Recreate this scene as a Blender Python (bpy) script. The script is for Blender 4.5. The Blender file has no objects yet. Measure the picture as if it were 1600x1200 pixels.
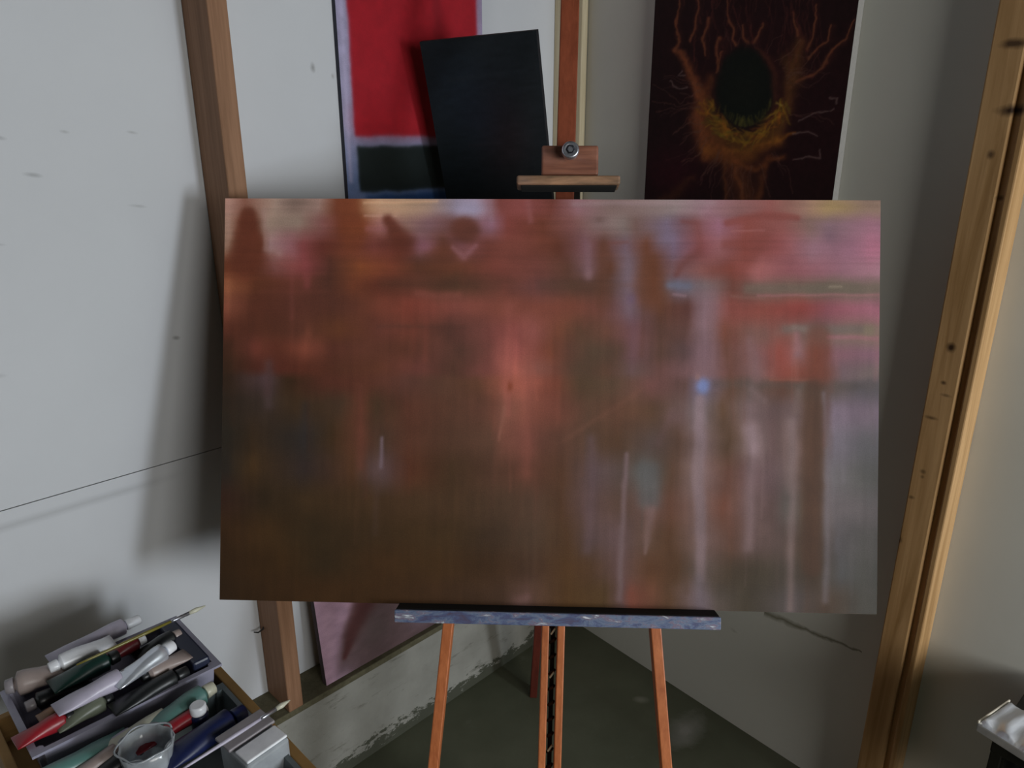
import bpy, bmesh, math, random
import numpy as np
from mathutils import Vector, Matrix
random.seed(7); rng = np.random.default_rng(11)
S = bpy.context.scene; COL = S.collection
# ------------------------------------------------------------------ camera
F = 1145.0; H = 1.58; TH = math.atan(375/1145)
ct, st = math.cos(TH), math.sin(TH)
cam = bpy.data.cameras.new('camera'); co = bpy.data.objects.new('camera', cam); COL.objects.link(co)
cam.sensor_width = 36; cam.lens = 36*F/1600; cam.clip_start = 0.02
co.location = (0, 0, H); co.rotation_euler = (math.pi/2 - TH, 0, 0)
S.camera = co
O = np.array([0, 0, H])
def ray(x, y):
    u = (x-800)/F; v = -(y-600)/F
    return np.array([u, ct+v*st, -st+v*ct])
def onz(x, y, z):
    r = ray(x, y); return O+r*((z-H)/r[2])
def onpl(x, y, P, n):
    r = ray(x, y); return O+r*(np.dot(P-O, n)/np.dot(r, n))
def proj(P):
    d = np.asarray(P)-O; dep = d[..., 1]*ct-d[..., 2]*st; up = d[..., 1]*st+d[..., 2]*ct
    return 800+F*d[..., 0]/dep, 600-F*up/dep
# ------------------------------------------------------------------ room frame
dl = np.array([.70085693, .71330187, 0]); nl = np.array([.71330187, -.70085693, 0])      # along / out of the left wall
dr = np.array([-.65727863, .75364767, 0]); nr = np.array([-.75364767, -.65727862, 0])    # along / out of the right wall
C = np.array([0.20679837, 2.18138855, 0])                                                # corner of stem wall and right wall
UP = np.array([0, 0, 1.])
def L(s, off, z): return C+dl*s+nl*(off-.10)+UP*z      # off is measured from the painted panel
def Rr(s, off, z): return C-dr*s+nr*off+UP*z
K_art = 1.0
# ------------------------------------------------------------------ materials
def s2l(c):
    c = np.asarray(c, float)/255.
    return np.where(c <= .04045, c/12.92, ((c+.055)/1.055)**2.4)
class NT:
    def __init__(s, name):
        s.m = bpy.data.materials.new(name); s.m.use_nodes = True; s.t = s.m.node_tree; s.n = s.t.nodes
        s.b = s.n['Principled BSDF']
    def new(s, t, **k):
        n = s.n.new(t)
        for a, v in k.items(): setattr(n, a, v)
        return n
    def link(s, a, b): s.t.links.new(a, b)
    def coord(s, kind='Object', scale=(1, 1, 1), rot=(0, 0, 0)):
        tc = s.new('ShaderNodeTexCoord'); mp = s.new('ShaderNodeMapping')
        mp.inputs['Scale'].default_value = scale; mp.inputs['Rotation'].default_value = rot
        s.link(tc.outputs[kind], mp.inputs[0]); return mp.outputs[0]
    def noise(s, vec, scale=5, detail=4, rough=.55, dist=0):
        n = s.new('ShaderNodeTexNoise'); n.inputs['Scale'].default_value = scale; n.inputs['Detail'].default_value = detail
        n.inputs['Roughness'].default_value = rough; n.inputs['Distortion'].default_value = dist
        s.link(vec, n.inputs['Vector']); return n.outputs['Fac']
    def ramp(s, fac, stops):
        r = s.new('ShaderNodeValToRGB'); e = r.color_ramp.elements
        while len(e) < len(stops): e.new(.5)
        for i, (p, c) in enumerate(stops):
            e[i].position = p; e[i].color = (*c, 1) if len(c) == 3 else c
        s.link(fac, r.inputs[0]); return r.outputs[0]
    def mix(s, fac, a, b, mode='MIX'):
        n = s.new('ShaderNodeMix', data_type='RGBA', blend_type=mode)
        for sock, v in ((n.inputs[0], fac), (n.inputs[6], a), (n.inputs[7], b)):
            if isinstance(v, (int, float)): sock.default_value = v
            elif isinstance(v, tuple): sock.default_value = (*v, 1)
            else: s.link(v, sock)
        return n.outputs[2]
    def math(s, op, a, b=0., c=None, clamp=False):
        n = s.new('ShaderNodeMath', operation=op, use_clamp=clamp)
        for sock, v in zip(n.inputs, (a, b, c)):
            if v is None: continue
            if isinstance(v, (int, float)): sock.default_value = v
            else: s.link(v, sock)
        return n.outputs[0]
    def bump(s, h, strength=.2, dist=.01):
        b = s.new('ShaderNodeBump'); b.inputs['Strength'].default_value = strength; b.inputs['Distance'].default_value = dist
        s.link(h, b.inputs['Height']); s.link(b.outputs[0], s.b.inputs['Normal'])
    def col(s, c):
        if isinstance(c, tuple): s.b.inputs['Base Color'].default_value = (*c, 1)
        else: s.link(c, s.b.inputs['Base Color'])
    def set(s, rough=.6, metal=0, spec=.4, **k):
        s.b.inputs['Roughness'].default_value = rough; s.b.inputs['Metallic'].default_value = metal
        s.b.inputs['Specular IOR Level'].default_value = spec
        for a, v in k.items(): s.b.inputs[a.replace('_', ' ')].default_value = v
        return s.m
def lin(r, g, b): return tuple(float(x) for x in s2l((r, g, b)))
def simple(name, rgb, rough=.5, metal=0, var=.15, scale=40, bump=.1, spec=.4, stretch=(1, 1, 1), **k):
    t = NT(name); v = t.coord(scale=stretch); f = t.noise(v, scale, 5)
    c = np.array(rgb)
    t.col(t.ramp(f, [(.3, tuple(c*(1-var))), (.7, tuple(np.minimum(c*(1+var), 1)))]))
    if bump: t.bump(f, bump, .002)
    return t.set(rough, metal, spec, **k)
def wood(name, dark, light, rough=.55, knots=False, grain=(60, 60, 3), scale=1, spec=.35, dirt=None):
    t = NT(name); v = t.coord(scale=grain)
    f = t.noise(v, scale, 6, .6, .6); g = t.noise(v, scale*4, 3, .5)
    c = t.ramp(t.math('ADD', t.math('MULTIPLY', f, .7), t.math('MULTIPLY', g, .3)), [(.33, dark), (.66, light)])
    if knots:
        v2 = t.coord(scale=(9, 9, 4.2)); vo = t.new('ShaderNodeTexVoronoi'); vo.inputs['Scale'].default_value = 1.35
        t.link(v2, vo.inputs['Vector'])
        k = t.ramp(vo.outputs['Distance'], [(.06, (1, 1, 1)), (.17, (0, 0, 0))])
        c = t.mix(t.math('MULTIPLY', k, .85), c, tuple(np.array(dark)*.18))
    if dirt:
        f2 = t.noise(t.coord(), 7, 5)
        c = t.mix(t.ramp(f2, [(.45, (0, 0, 0)), (.7, (.7, .7, .7))]), c, dirt)
    t.col(c); t.bump(f, .25, .002)
    return t.set(rough, 0, spec)
M = {}
# ---- walls
def wall_mat(name, base, spots=(), line=None, stain=None):
    t = NT(name); v = t.coord(); n1 = t.noise(v, 2.2, 5); n2 = t.noise(v, 60, 3)
    b = np.array(base)
    c = t.ramp(n1, [(.3, tuple(b*.94)), (.7, tuple(np.minimum(b*1.03, 1)))])
    sep = t.new('ShaderNodeSeparateXYZ'); t.link(v, sep.inputs[0])
    X, Z = sep.outputs[0], sep.outputs[2]
    wob = t.noise(v, 25, 3)
    for (sx, sz, rx, rz, a, dcol) in spots:           # scuffs: object space x = along the wall, z = height
        dx = t.math('DIVIDE', t.math('SUBTRACT', X, sx), rx)
        # tilt each scuff a little
        dz = t.math('DIVIDE', t.math('SUBTRACT', t.math('SUBTRACT', Z, sz), t.math('MULTIPLY', t.math('SUBTRACT', X, sx), -.15)), rz)
        d = t.math('ADD', t.math('POWER', dx, 2.), t.math('POWER', dz, 2.))
        d = t.math('ADD', t.math('SQRT', d), t.math('MULTIPLY', t.math('SUBTRACT', wob, .5), 1.2))
        msk = t.math('MULTIPLY', t.math('SUBTRACT', 1.15, d, clamp=True), a*.6, clamp=True)
        c = t.mix(msk, c, dcol)
    if line:  # faint shading of a joint tape edge, painted in as a soft dark line
        z0, w, a, x1 = line
        d = t.math('DIVIDE', t.math('ABSOLUTE', t.math('SUBTRACT', Z, z0)), w)
        msk = t.math('MULTIPLY', t.math('SUBTRACT', 1., d, clamp=True), a)
        fade = t.math('DIVIDE', t.math('SUBTRACT', x1, X), .12, clamp=True)
        c = t.mix(t.math('MULTIPLY', msk, fade), c, tuple(b*.45))
    if stain:
        (sx0, z0), (sx1, z1) = stain                   # a dribble drawn along a falling line
        fr = t.math('DIVIDE', t.math('SUBTRACT', X, sx0), sx1-sx0)
        zz = t.math('ADD', z0, t.math('MULTIPLY', fr, z1-z0))
        zz = t.math('ADD', zz, t.math('MULTIPLY', t.math('SUBTRACT', wob, .5), .02))
        inside = t.math('MULTIPLY', t.math('GREATER_THAN', fr, 0.), t.math('LESS_THAN', fr, 1.))
        w = t.math('ADD', .003, t.math('MULTIPLY', t.math('SUBTRACT', 1., fr, clamp=True), .012))
        d = t.math('DIVIDE', t.math('ABSOLUTE', t.math('SUBTRACT', Z, zz)), w)
        msk = t.math('MULTIPLY', t.math('MULTIPLY', t.math('SUBTRACT', 1., d, clamp=True), inside), .75)
        c = t.mix(msk, c, lin(88, 82, 40))
    t.col(c); t.bump(n2, .08, .002)
    return t.set(.75, 0, .25)
WHITE = lin(222, 221, 219)
M['wall_l'] = wall_mat('painted panel left', lin(210, 212, 216), line=(.921, .012, .35, -1.17),
    spots=[(-.795, 1.734, .007, .012, .9, lin(90, 85, 80)), (-.748, 1.72, .004, .006, .6, lin(120, 110, 100)),
           (-1.39, 1.59, .014, .004, .7, lin(120, 122, 125)), (-1.35, 1.53, .014, .004, .7, lin(120, 122, 125)),
           (-1.29, 1.60, .008, .003, .5, lin(130, 130, 130)), (-1.18, 1.60, .010, .003, .6, lin(130, 130, 130)),
           (-1.19, 1.47, .016, .003, .5, lin(130, 130, 130)), (-1.47, 1.20, .020, .005, .6, lin(130, 130, 132)),
           (-1.155, 1.21, .008, .005, .8, lin(80, 75, 70)), (-1.42, 1.42, .012, .003, .5, lin(135, 135, 135))])
M['wall_r'] = wall_mat('painted panel right', lin(214, 214, 206), stain=((.70, .402), (.955, .428)),
    spots=[(.62, .30, .012, .006, .4, lin(120, 112, 100)), (.45, .36, .01, .01, .3, lin(130, 120, 108)), (1.05, 1.05, .006, .02, .3, lin(140, 135, 128))])
# concrete stem wall with its dirty foot
t = NT('stained concrete stem'); v = t.coord(); n1 = t.noise(v, 9, 6); vs = t.coord(scale=(7, 7, 28), rot=(0, .18, 0)); n2 = t.noise(vs, 1.6, 6, .7)
c = t.ramp(n1, [(.3, lin(140, 138, 130)), (.7, lin(160, 158, 150))])
c = t.mix(t.math('MULTIPLY', t.ramp(n2, [(.57, (0, 0, 0)), (.72, (1, 1, 1))]), .75), c, lin(78, 76, 64))
sep = t.new('ShaderNodeSeparateXYZ'); t.link(v, sep.inputs[0])
nn = t.noise(t.coord(scale=(14, 14, 30)), 1.5, 7, .75)
edge = t.math('ADD', .026, t.math('MULTIPLY', t.math('SUBTRACT', nn, .42), .22))
msk = t.math('DIVIDE', t.math('SUBTRACT', edge, sep.outputs[2]), .008, clamp=True)
c = t.mix(t.math('MULTIPLY', msk, .9), c, lin(66, 68, 54))
t.col(c); t.bump(t.noise(v, 45, 5), .35, .004); M['stem'] = t.set(.9, 0, .2)
# floor
t = NT('dark sealed concrete floor'); v = t.coord(); n1 = t.noise(v, 3.0, 7, .6); n2 = t.noise(v, 40, 4)
c = t.ramp(n1, [(.28, lin(76, 79, 62)), (.72, lin(102, 104, 86))])
n3 = t.noise(v, 11, 6, .7); c = t.mix(t.math('MULTIPLY', t.ramp(n3, [(.62, (0, 0, 0)), (.78, (1, 1, 1))]), .4), c, lin(128, 128, 116))
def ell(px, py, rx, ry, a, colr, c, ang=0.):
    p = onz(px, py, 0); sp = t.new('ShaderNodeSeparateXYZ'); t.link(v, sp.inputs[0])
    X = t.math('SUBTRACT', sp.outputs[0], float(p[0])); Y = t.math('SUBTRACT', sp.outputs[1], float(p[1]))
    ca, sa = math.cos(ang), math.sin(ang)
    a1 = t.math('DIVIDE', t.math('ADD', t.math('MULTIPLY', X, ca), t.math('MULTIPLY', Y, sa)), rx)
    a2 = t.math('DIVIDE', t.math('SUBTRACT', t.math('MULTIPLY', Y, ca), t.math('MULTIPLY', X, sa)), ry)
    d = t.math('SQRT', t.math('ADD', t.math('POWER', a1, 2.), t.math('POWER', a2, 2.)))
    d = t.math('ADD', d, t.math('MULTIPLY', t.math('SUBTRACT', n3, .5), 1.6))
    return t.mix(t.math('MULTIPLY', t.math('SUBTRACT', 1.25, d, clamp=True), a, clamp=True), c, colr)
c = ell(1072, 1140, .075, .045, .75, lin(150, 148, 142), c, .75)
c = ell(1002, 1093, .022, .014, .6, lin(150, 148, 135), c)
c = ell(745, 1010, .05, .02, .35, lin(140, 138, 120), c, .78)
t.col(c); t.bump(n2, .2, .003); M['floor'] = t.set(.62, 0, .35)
M['sill'] = wood('weathered sill plate', lin(78, 74, 54), lin(104, 98, 76), .8, grain=(40, 40, 40))
M['stud'] = wood('pine stud', lin(128, 92, 66), lin(160, 120, 92), .7)
M['stud_r'] = wood('knotty pine post', lin(150, 112, 66), lin(188, 148, 98), .62)
M['stud_c'] = wood('pale corner stud', lin(200, 184, 148), lin(228, 214, 184), .7)
M['easel'] = wood('orange varnished beech', lin(168, 92, 52), lin(204, 122, 74), .42, spec=.5)
M['easel_mid'] = wood('deep orange varnished beech', lin(124, 62, 40), lin(150, 78, 52), .45)
M['easel_dark'] = wood('red varnished beech', lin(84, 34, 26), lin(108, 46, 34), .45, spec=.5)
M['clamp'] = wood('worn brown clamp wood', lin(112, 68, 52), lin(165, 108, 84), .5, grain=(6, 50, 50), spec=.45, dirt=lin(150, 120, 116))
M['clampbar'] = wood('worn clamp bar', lin(96, 78, 60), lin(180, 136, 104), .55, grain=(9, 50, 50), dirt=lin(78, 84, 100))
M['crate'] = wood('brown crate wood', lin(128, 98, 54), lin(168, 130, 78), .7, grain=(5, 5, 60))
M['steel'] = simple('brushed knob steel', lin(196, 198, 208), .32, .9, var=.25, scale=120)
M['hole'] = simple('dark knob hollow', lin(50, 50, 56), .5, .6)
M['blackiron'] = simple('black ratchet iron', lin(40, 38, 34), .45, .5)
M['worn'] = simple('bright worn metal', lin(190, 184, 160), .4, .5)
M['wire'] = simple('dark wire', lin(45, 42, 40), .5, .6)
M['canvas_edge'] = simple('raw canvas edge', lin(205, 205, 205), .85, var=.06, scale=200)
M['dark_edge'] = simple('dark painted edge', lin(34, 34, 38), .7)
M['back'] = simple('canvas back cloth', lin(190, 182, 165), .9)
M['stretch'] = wood('stretcher pine', lin(170, 140, 100), lin(200, 172, 130), .75)
t = NT('paint crusted tray lip'); v = t.coord(scale=(3, 9, 9)); n = t.noise(v, 8.5, 6, .7, .5)
c = t.ramp(n, [(.30, lin(88, 76, 96)), (.42, lin(84, 92, 128)), (.52, lin(112, 126, 150)), (.58, lin(124, 104, 124)), (.62, lin(150, 156, 168)), (.68, lin(220, 224, 232))])
t.col(c); t.bump(n, .6, .004); M['tray'] = t.set(.5, 0, .4)
M['shade_dark'] = simple('tray gap and clamp shade', lin(18, 17, 16), .9)  # near black stands in for shade in the tray gap and under the clamp
# ------------------------------------------------------------------ mesh helpers
def tag(o, label=None, cat=None, group=None, kind=None):
    for k, v in (('label', label), ('category', cat), ('group', group), ('kind', kind)):
        if v: o[k] = v
    return o
def link(name, me, mat, parent=None, smooth=False):
    o = bpy.data.objects.new(name, me); COL.objects.link(o)
    for m in (mat if isinstance(mat, (list, tuple)) else [mat]): me.materials.append(m)
    if smooth: me.polygons.foreach_set('use_smooth', [True]*len(me.polygons))
    if parent: o.parent = parent
    return o
def empty(name, M4):
    o = bpy.data.objects.new(name, None); COL.objects.link(o); o.matrix_world = M4; o.empty_display_size = .05; return o
def frame(orig, x, y, z):
    m = Matrix.Identity(4)
    for i, a in enumerate((x, y, z)):
        for j in range(3): m[j][i] = float(a[j])
    for j in range(3): m[j][3] = float(orig[j])
    return m
def bm_box(bm, x0, x1, y0, y1, z0, z1, bev=0, seg=2, mi=0, X=None):
    ret = bmesh.ops.create_cube(bm, size=1); vs = ret['verts']
    for v in vs:
        v.co = Vector(((x0+x1)/2+v.co.x*(x1-x0), (y0+y1)/2+v.co.y*(y1-y0), (z0+z1)/2+v.co.z*(z1-z0)))
    fs = list({f for v in vs for f in v.link_faces})
    for f in fs: f.material_index = mi
    if bev:
        es = list({e for v in vs for e in v.link_edges})
        r = bmesh.ops.bevel(bm, geom=es, offset=bev, segments=seg, affect='EDGES', profile=.5)
        vs = list({v for f in r['faces'] for v in f.verts} | {v for v in vs if v.is_valid})
    if X is not None:
        for v in vs: v.co = X @ v.co
    return vs
def bm_bar(bm, p, q, w, d, side=None, bev=0, taper=1.0):
    """rectangular bar from p to q; w across `side`, d across the other way"""
    p = Vector(p); q = Vector(q); z = (q-p).normalized(); x = Vector(side if side is not None else (1, 0, 0)); x = (x-z*x.dot(z)).normalized(); y = z.cross(x)
    n = (q-p).length
    m = Matrix.Identity(4)
    for i, a in enumerate((x, y, z)):
        for j in range(3): m[j][i] = a[j]
    for j in range(3): m[j][3] = p[j]
    vs = bm_box(bm, -w/2, w/2, -d/2, d/2, 0, n, bev)
    for v in vs:
        k = 1+(taper-1)*v.co.z/n; v.co.x *= k; v.co.y *= k
        v.co = m @ v.co
def done(name, bm, mat, parent=None, smooth=False):
    bmesh.ops.recalc_face_normals(bm, faces=bm.faces)
    me = bpy.data.meshes.new(name); bm.to_mesh(me); bm.free()
    return link(name, me, mat, parent, smooth)
def lathe(bm, prof, n=24, cap=True, M4=None, mi=0):
    rings = []
    for r, z in prof:
        rings.append([bm.verts.new((r*math.cos(2*math.pi*i/n), r*math.sin(2*math.pi*i/n), z)) for i in range(n)])
    for a, b in zip(rings, rings[1:]):
        for i in range(n):
            f = bm.faces.new((a[i], a[(i+1) % n], b[(i+1) % n], b[i])); f.smooth = True; f.material_index = mi
    if cap:
        for rr in (rings[0], rings[-1]):
            f = bm.faces.new(rr); f.material_index = mi
    if M4 is not None:
        for rr in rings:
            for v in rr: v.co = M4 @ v.co
def bm_tube(bm, pts, r, n=8):
    rings = []
    pts = [Vector(p) for p in pts]
    for i, p in enumerate(pts):
        d = (pts[min(i+1, len(pts)-1)]-pts[max(i-1, 0)]).normalized(); a = d.orthogonal().normalized(); b = d.cross(a)
        rr = r[i] if isinstance(r, (list, tuple)) else r
        rings.append([bm.verts.new(p+a*rr*math.cos(2*math.pi*k/n)+b*rr*math.sin(2*math.pi*k/n)) for k in range(n)])
    # keep neighbouring rings aligned
    for a, b in zip(rings, rings[1:]):
        off = min(range(n), key=lambda o: (a[0].co-b[o].co).length)
        for k in range(n):
            f = bm.faces.new((a[k], a[(k+1) % n], b[(k+1+off) % n], b[(k+off) % n])); f.smooth = True
    bm.faces.new(rings[0]); bm.faces.new(rings[-1])
# ------------------------------------------------------------------ setting
WL = frame(C-nl*.10, dl, -nl, UP)           # local x = s, local -y = out of the wall, z up
WR = frame(C, -dr, -nr, UP)
def sbox(name, M4, ranges, mat, bev=0, **k):
    bm = bmesh.new()
    for r in ranges: bm_box(bm, *r, bev=bev)
    o = done(name, bm, mat); o.matrix_world = M4; tag(o, kind='structure', **k); return o
sbox('wall_left', WL, [(-3.6, .10, 0, .03, .285, .9525), (-3.6, .10, 0, .03, .9545, 2.7), (-3.6, .10, .012, .03, .95, .957)], M['wall_l'])
sbox('wall_right', WR, [(-.14, 4.1, 0, .03, 0, 2.7)], M['wall_r'])
o = sbox('wall_stem', WL, [(-3.6, .10, -.10, .10, 0, .27)], M['stem'])
o.name = 'wall_left_base'
sbox('trim_1', WL, [(-3.6, .006, -.104, 0, .268, .285)], M['sill'], .002)
bm = bmesh.new(); bm_box(bm, -5, 5, -4, 3.4, -.05, 0); o = done('floor', bm, M['floor']); tag(o, kind='structure')
def stud(name, M4, s0, s1, dep, z0, mat, label, zt=2.7, extra=()):
    bm = bmesh.new(); bm_box(bm, s0, s1, -dep, 0, z0, zt, .003)
    for e in extra: bm_box(bm, *e, bev=.003)
    o = done(name, bm, mat); o.matrix_world = M4; tag(o, kind='structure', label=label); return o
stud('trim_2', WL, -1.060, -1.022, .105, .285, M['stud'], 'brown pine stud on the bright left wall, its foot on the dark sill')
stud('trim_3', WL, -.0265, -.002, .100, .285, M['stud_c'], 'pale pine stud in the corner behind the easel mast')
# right post: two boards nailed together with a groove between, knots on the wide face
t = NT('knotty pine double post'); v = t.coord(scale=(45, 45, 2.4)); f = t.noise(v, 1, 6, .6, .5)
c = t.ramp(f, [(.33, lin(158, 120, 74)), (.67, lin(200, 160, 112))])
sep = t.new('ShaderNodeSeparateXYZ'); t.link(t.coord(), sep.inputs[0]); X, Z = sep.outputs[0], sep.outputs[2]
wob = t.noise(t.coord(), 70, 3)
knots = []
for (px, py, rx, rz, a) in ((1586, 68, .022, .008, .9), (1585, 172, .026, .009, 1.0), (1548, 242, .006, .008, .8), (1560, 310, .006, .005, .7), (1486, 543, .008, .009, 1.), (1474, 598, .005, .004, .8), (1478, 618, .009, .003, .5),
                            (1455, 653, .012, .004, .7), (1442, 737, .005, .005, .6), (1424, 777, .006, .004, .6), (1405, 843, .007, .008, .7), (1441, 745, .004, .004, .5)):
    q = onpl(px, py, C+nr*.066, nr); s_ = float(np.dot(q-C, -dr)); knots.append((s_, float(q[2])))
    dx = t.math('DIVIDE', t.math('SUBTRACT', X, s_), rx); dz = t.math('DIVIDE', t.math('SUBTRACT', Z, float(q[2])), rz)
    d = t.math('SQRT', t.math('ADD', t.math('POWER', dx, 2.), t.math('POWER', dz, 2.)))
    d = t.math('ADD', d, t.math('MULTIPLY', t.math('SUBTRACT', wob, .5), .8))
    c = t.mix(t.math('MULTIPLY', t.math('SUBTRACT', 1.3, d, clamp=True), a, clamp=True), c, lin(58, 36, 18))
t.col(c); t.bump(f, .25, .002); t.set(.6, 0, .35); M['post_r'] = t.m
stud('trim_4', WR, 1.011, 1.064, .066, 0, M['post_r'], 'thick knotty pine post standing against the right wall',
     extra=[(1.076, 1.089, -.066, 0, 0, 2.7), (1.058, 1.080, -.055, 0, 0, 2.7)])
# ------------------------------------------------------------------ painting tools
def grid_canvas(name, M4, w, h, th, ncol, nrow, colfun, mat, parent, edge_mat, x0=None, z0=0.):
    """canvas stretched on bars: front sheet carries the paint as vertex colours; local x right, z up, -y front"""
    x0 = -w/2 if x0 is None else x0
    xs = np.linspace(0, 1, ncol); zs = np.linspace(0, 1, nrow)
    U, V = np.meshgrid(xs, zs)
    co = np.stack([x0+U*w, np.zeros_like(U), z0+V*h], -1).reshape(-1, 3)
    idx = np.arange(ncol*nrow).reshape(nrow, ncol)
    f = np.stack([idx[:-1, :-1], idx[:-1, 1:], idx[1:, 1:], idx[1:, :-1]], -1).reshape(-1, 4)
    me = bpy.data.meshes.new(name)
    me.vertices.add(len(co)); me.vertices.foreach_set('co', co.ravel())
    me.loops.add(f.size); me.loops.foreach_set('vertex_index', f.ravel())
    me.polygons.add(len(f)); me.polygons.foreach_set('loop_start', np.arange(0, f.size, 4)); me.polygons.foreach_set('loop_total', np.full(len(f), 4))
    me.update(calc_edges=True); me.validate()
    colr = colfun(U, V, co, M4)
    a = me.color_attributes.new('paint', 'FLOAT_COLOR', 'POINT')
    rgba = np.ones((len(co), 4)); rgba[:, :3] = np.clip(colr.reshape(-1, 3), 0, 1)
    a.data.foreach_set('color', rgba.ravel())
    o = link('painted_canvas', me, mat, parent); o.matrix_parent_inverse = Matrix.Identity(4)
    return o
def art_mat(name, rough=.55, weave=900, wb=.12, spec=.35):
    t = NT(name); at = t.new('ShaderNodeAttribute', attribute_name='paint')
    n = t.noise(t.coord(), 420, 3); n2 = t.noise(t.coord(scale=(1, 1, 6)), 30, 5)
    c = t.mix(.10, at.outputs['Color'], t.ramp(n, [(.3, (0, 0, 0)), (.7, (1, 1, 1))]), 'OVERLAY')
    t.col(c); t.bump(t.math('ADD', n, n2), wb, .001)
    return t.set(rough, 0, spec)
M['art'] = art_mat('brushed oil paint on canvas', .6, spec=.22); M['art_matte'] = art_mat('matte oil paint on canvas', .75, spec=.25)
def vnoise(shape, nx, ny, seed, octs=3):
    """smooth value noise, nx by ny cells"""
    r = np.random.default_rng(seed); out = np.zeros(shape); amp = 1; tot = 0
    for _ in range(octs):
        g = r.random((int(ny)+2, int(nx)+2)); y = np.linspace(0, ny, shape[0]); x = np.linspace(0, nx, shape[1])
        yi = np.minimum(y.astype(int), int(ny)); xi = np.minimum(x.astype(int), int(nx)); fy = (y-yi)[:, None]; fx = (x-xi)[None, :]
        fy = fy*fy*(3-2*fy); fx = fx*fx*(3-2*fx)
        a = g[yi][:, xi]; b = g[yi][:, xi+1]; c_ = g[yi+1][:, xi]; d = g[yi+1][:, xi+1]
        out += amp*((a*(1-fx)+b*fx)*(1-fy)+(c_*(1-fx)+d*fx)*fy); tot += amp; amp *= .5; nx *= 2; ny *= 2
    return out/tot*2-1
class Paint:
    """layers of colour on an array addressed by two coordinate fields X, Y; colours in 0..255"""
    def __init__(s, X, Y, rgb): s.X, s.Y = X, Y; s.c = np.zeros(X.shape+(3,)); s.c[:] = rgb
    def lay(s, m, rgb, a=1.): m = np.clip(m*a, 0, 1)[..., None]; s.c = s.c*(1-m)+np.array(rgb, float)*m
    def blob(s, x, y, rx, ry, rgb, a=1., p=2., ang=0, soft=1.):
        dx, dy = s.X-x, s.Y-y
        if ang: k = math.radians(ang); dx, dy = dx*math.cos(k)+dy*math.sin(k), -dx*math.sin(k)+dy*math.cos(k)
        d = np.sqrt((dx/rx)**2+(dy/ry)**2)
        s.lay(np.exp(-(d**p)*soft), rgb, a)
    def line(s, pts, w, rgb, a=1., p=2.):
        """pts [(x,y)] w = half width or list of them"""
        best = np.zeros(s.X.shape); ws = w if isinstance(w, (list, tuple)) else [w]*len(pts)
        for (x0, y0), (x1, y1), w0, w1 in zip(pts, pts[1:], ws, ws[1:]):
            dx, dy = x1-x0, y1-y0; L2 = dx*dx+dy*dy+1e-12
            t_ = np.clip(((s.X-x0)*dx+(s.Y-y0)*dy)/L2, 0, 1)
            d = np.hypot(s.X-x0-t_*dx, s.Y-y0-t_*dy)/(w0+(w1-w0)*t_)
            best = np.maximum(best, np.exp(-d**p))
        s.lay(best, rgb, a)
    def rect(s, x0, x1, y0, y1, rgb, a=1., e=4., wob=None):
        X, Y = s.X, s.Y
        if wob is not None: X = X+wob; Y = Y+wob
        sg = lambda q: 1/(1+np.exp(-np.clip(q/e, -30, 30)))
        s.lay(sg(X-x0)*sg(x1-X)*sg(Y-y0)*sg(y1-Y), rgb, a)
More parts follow.
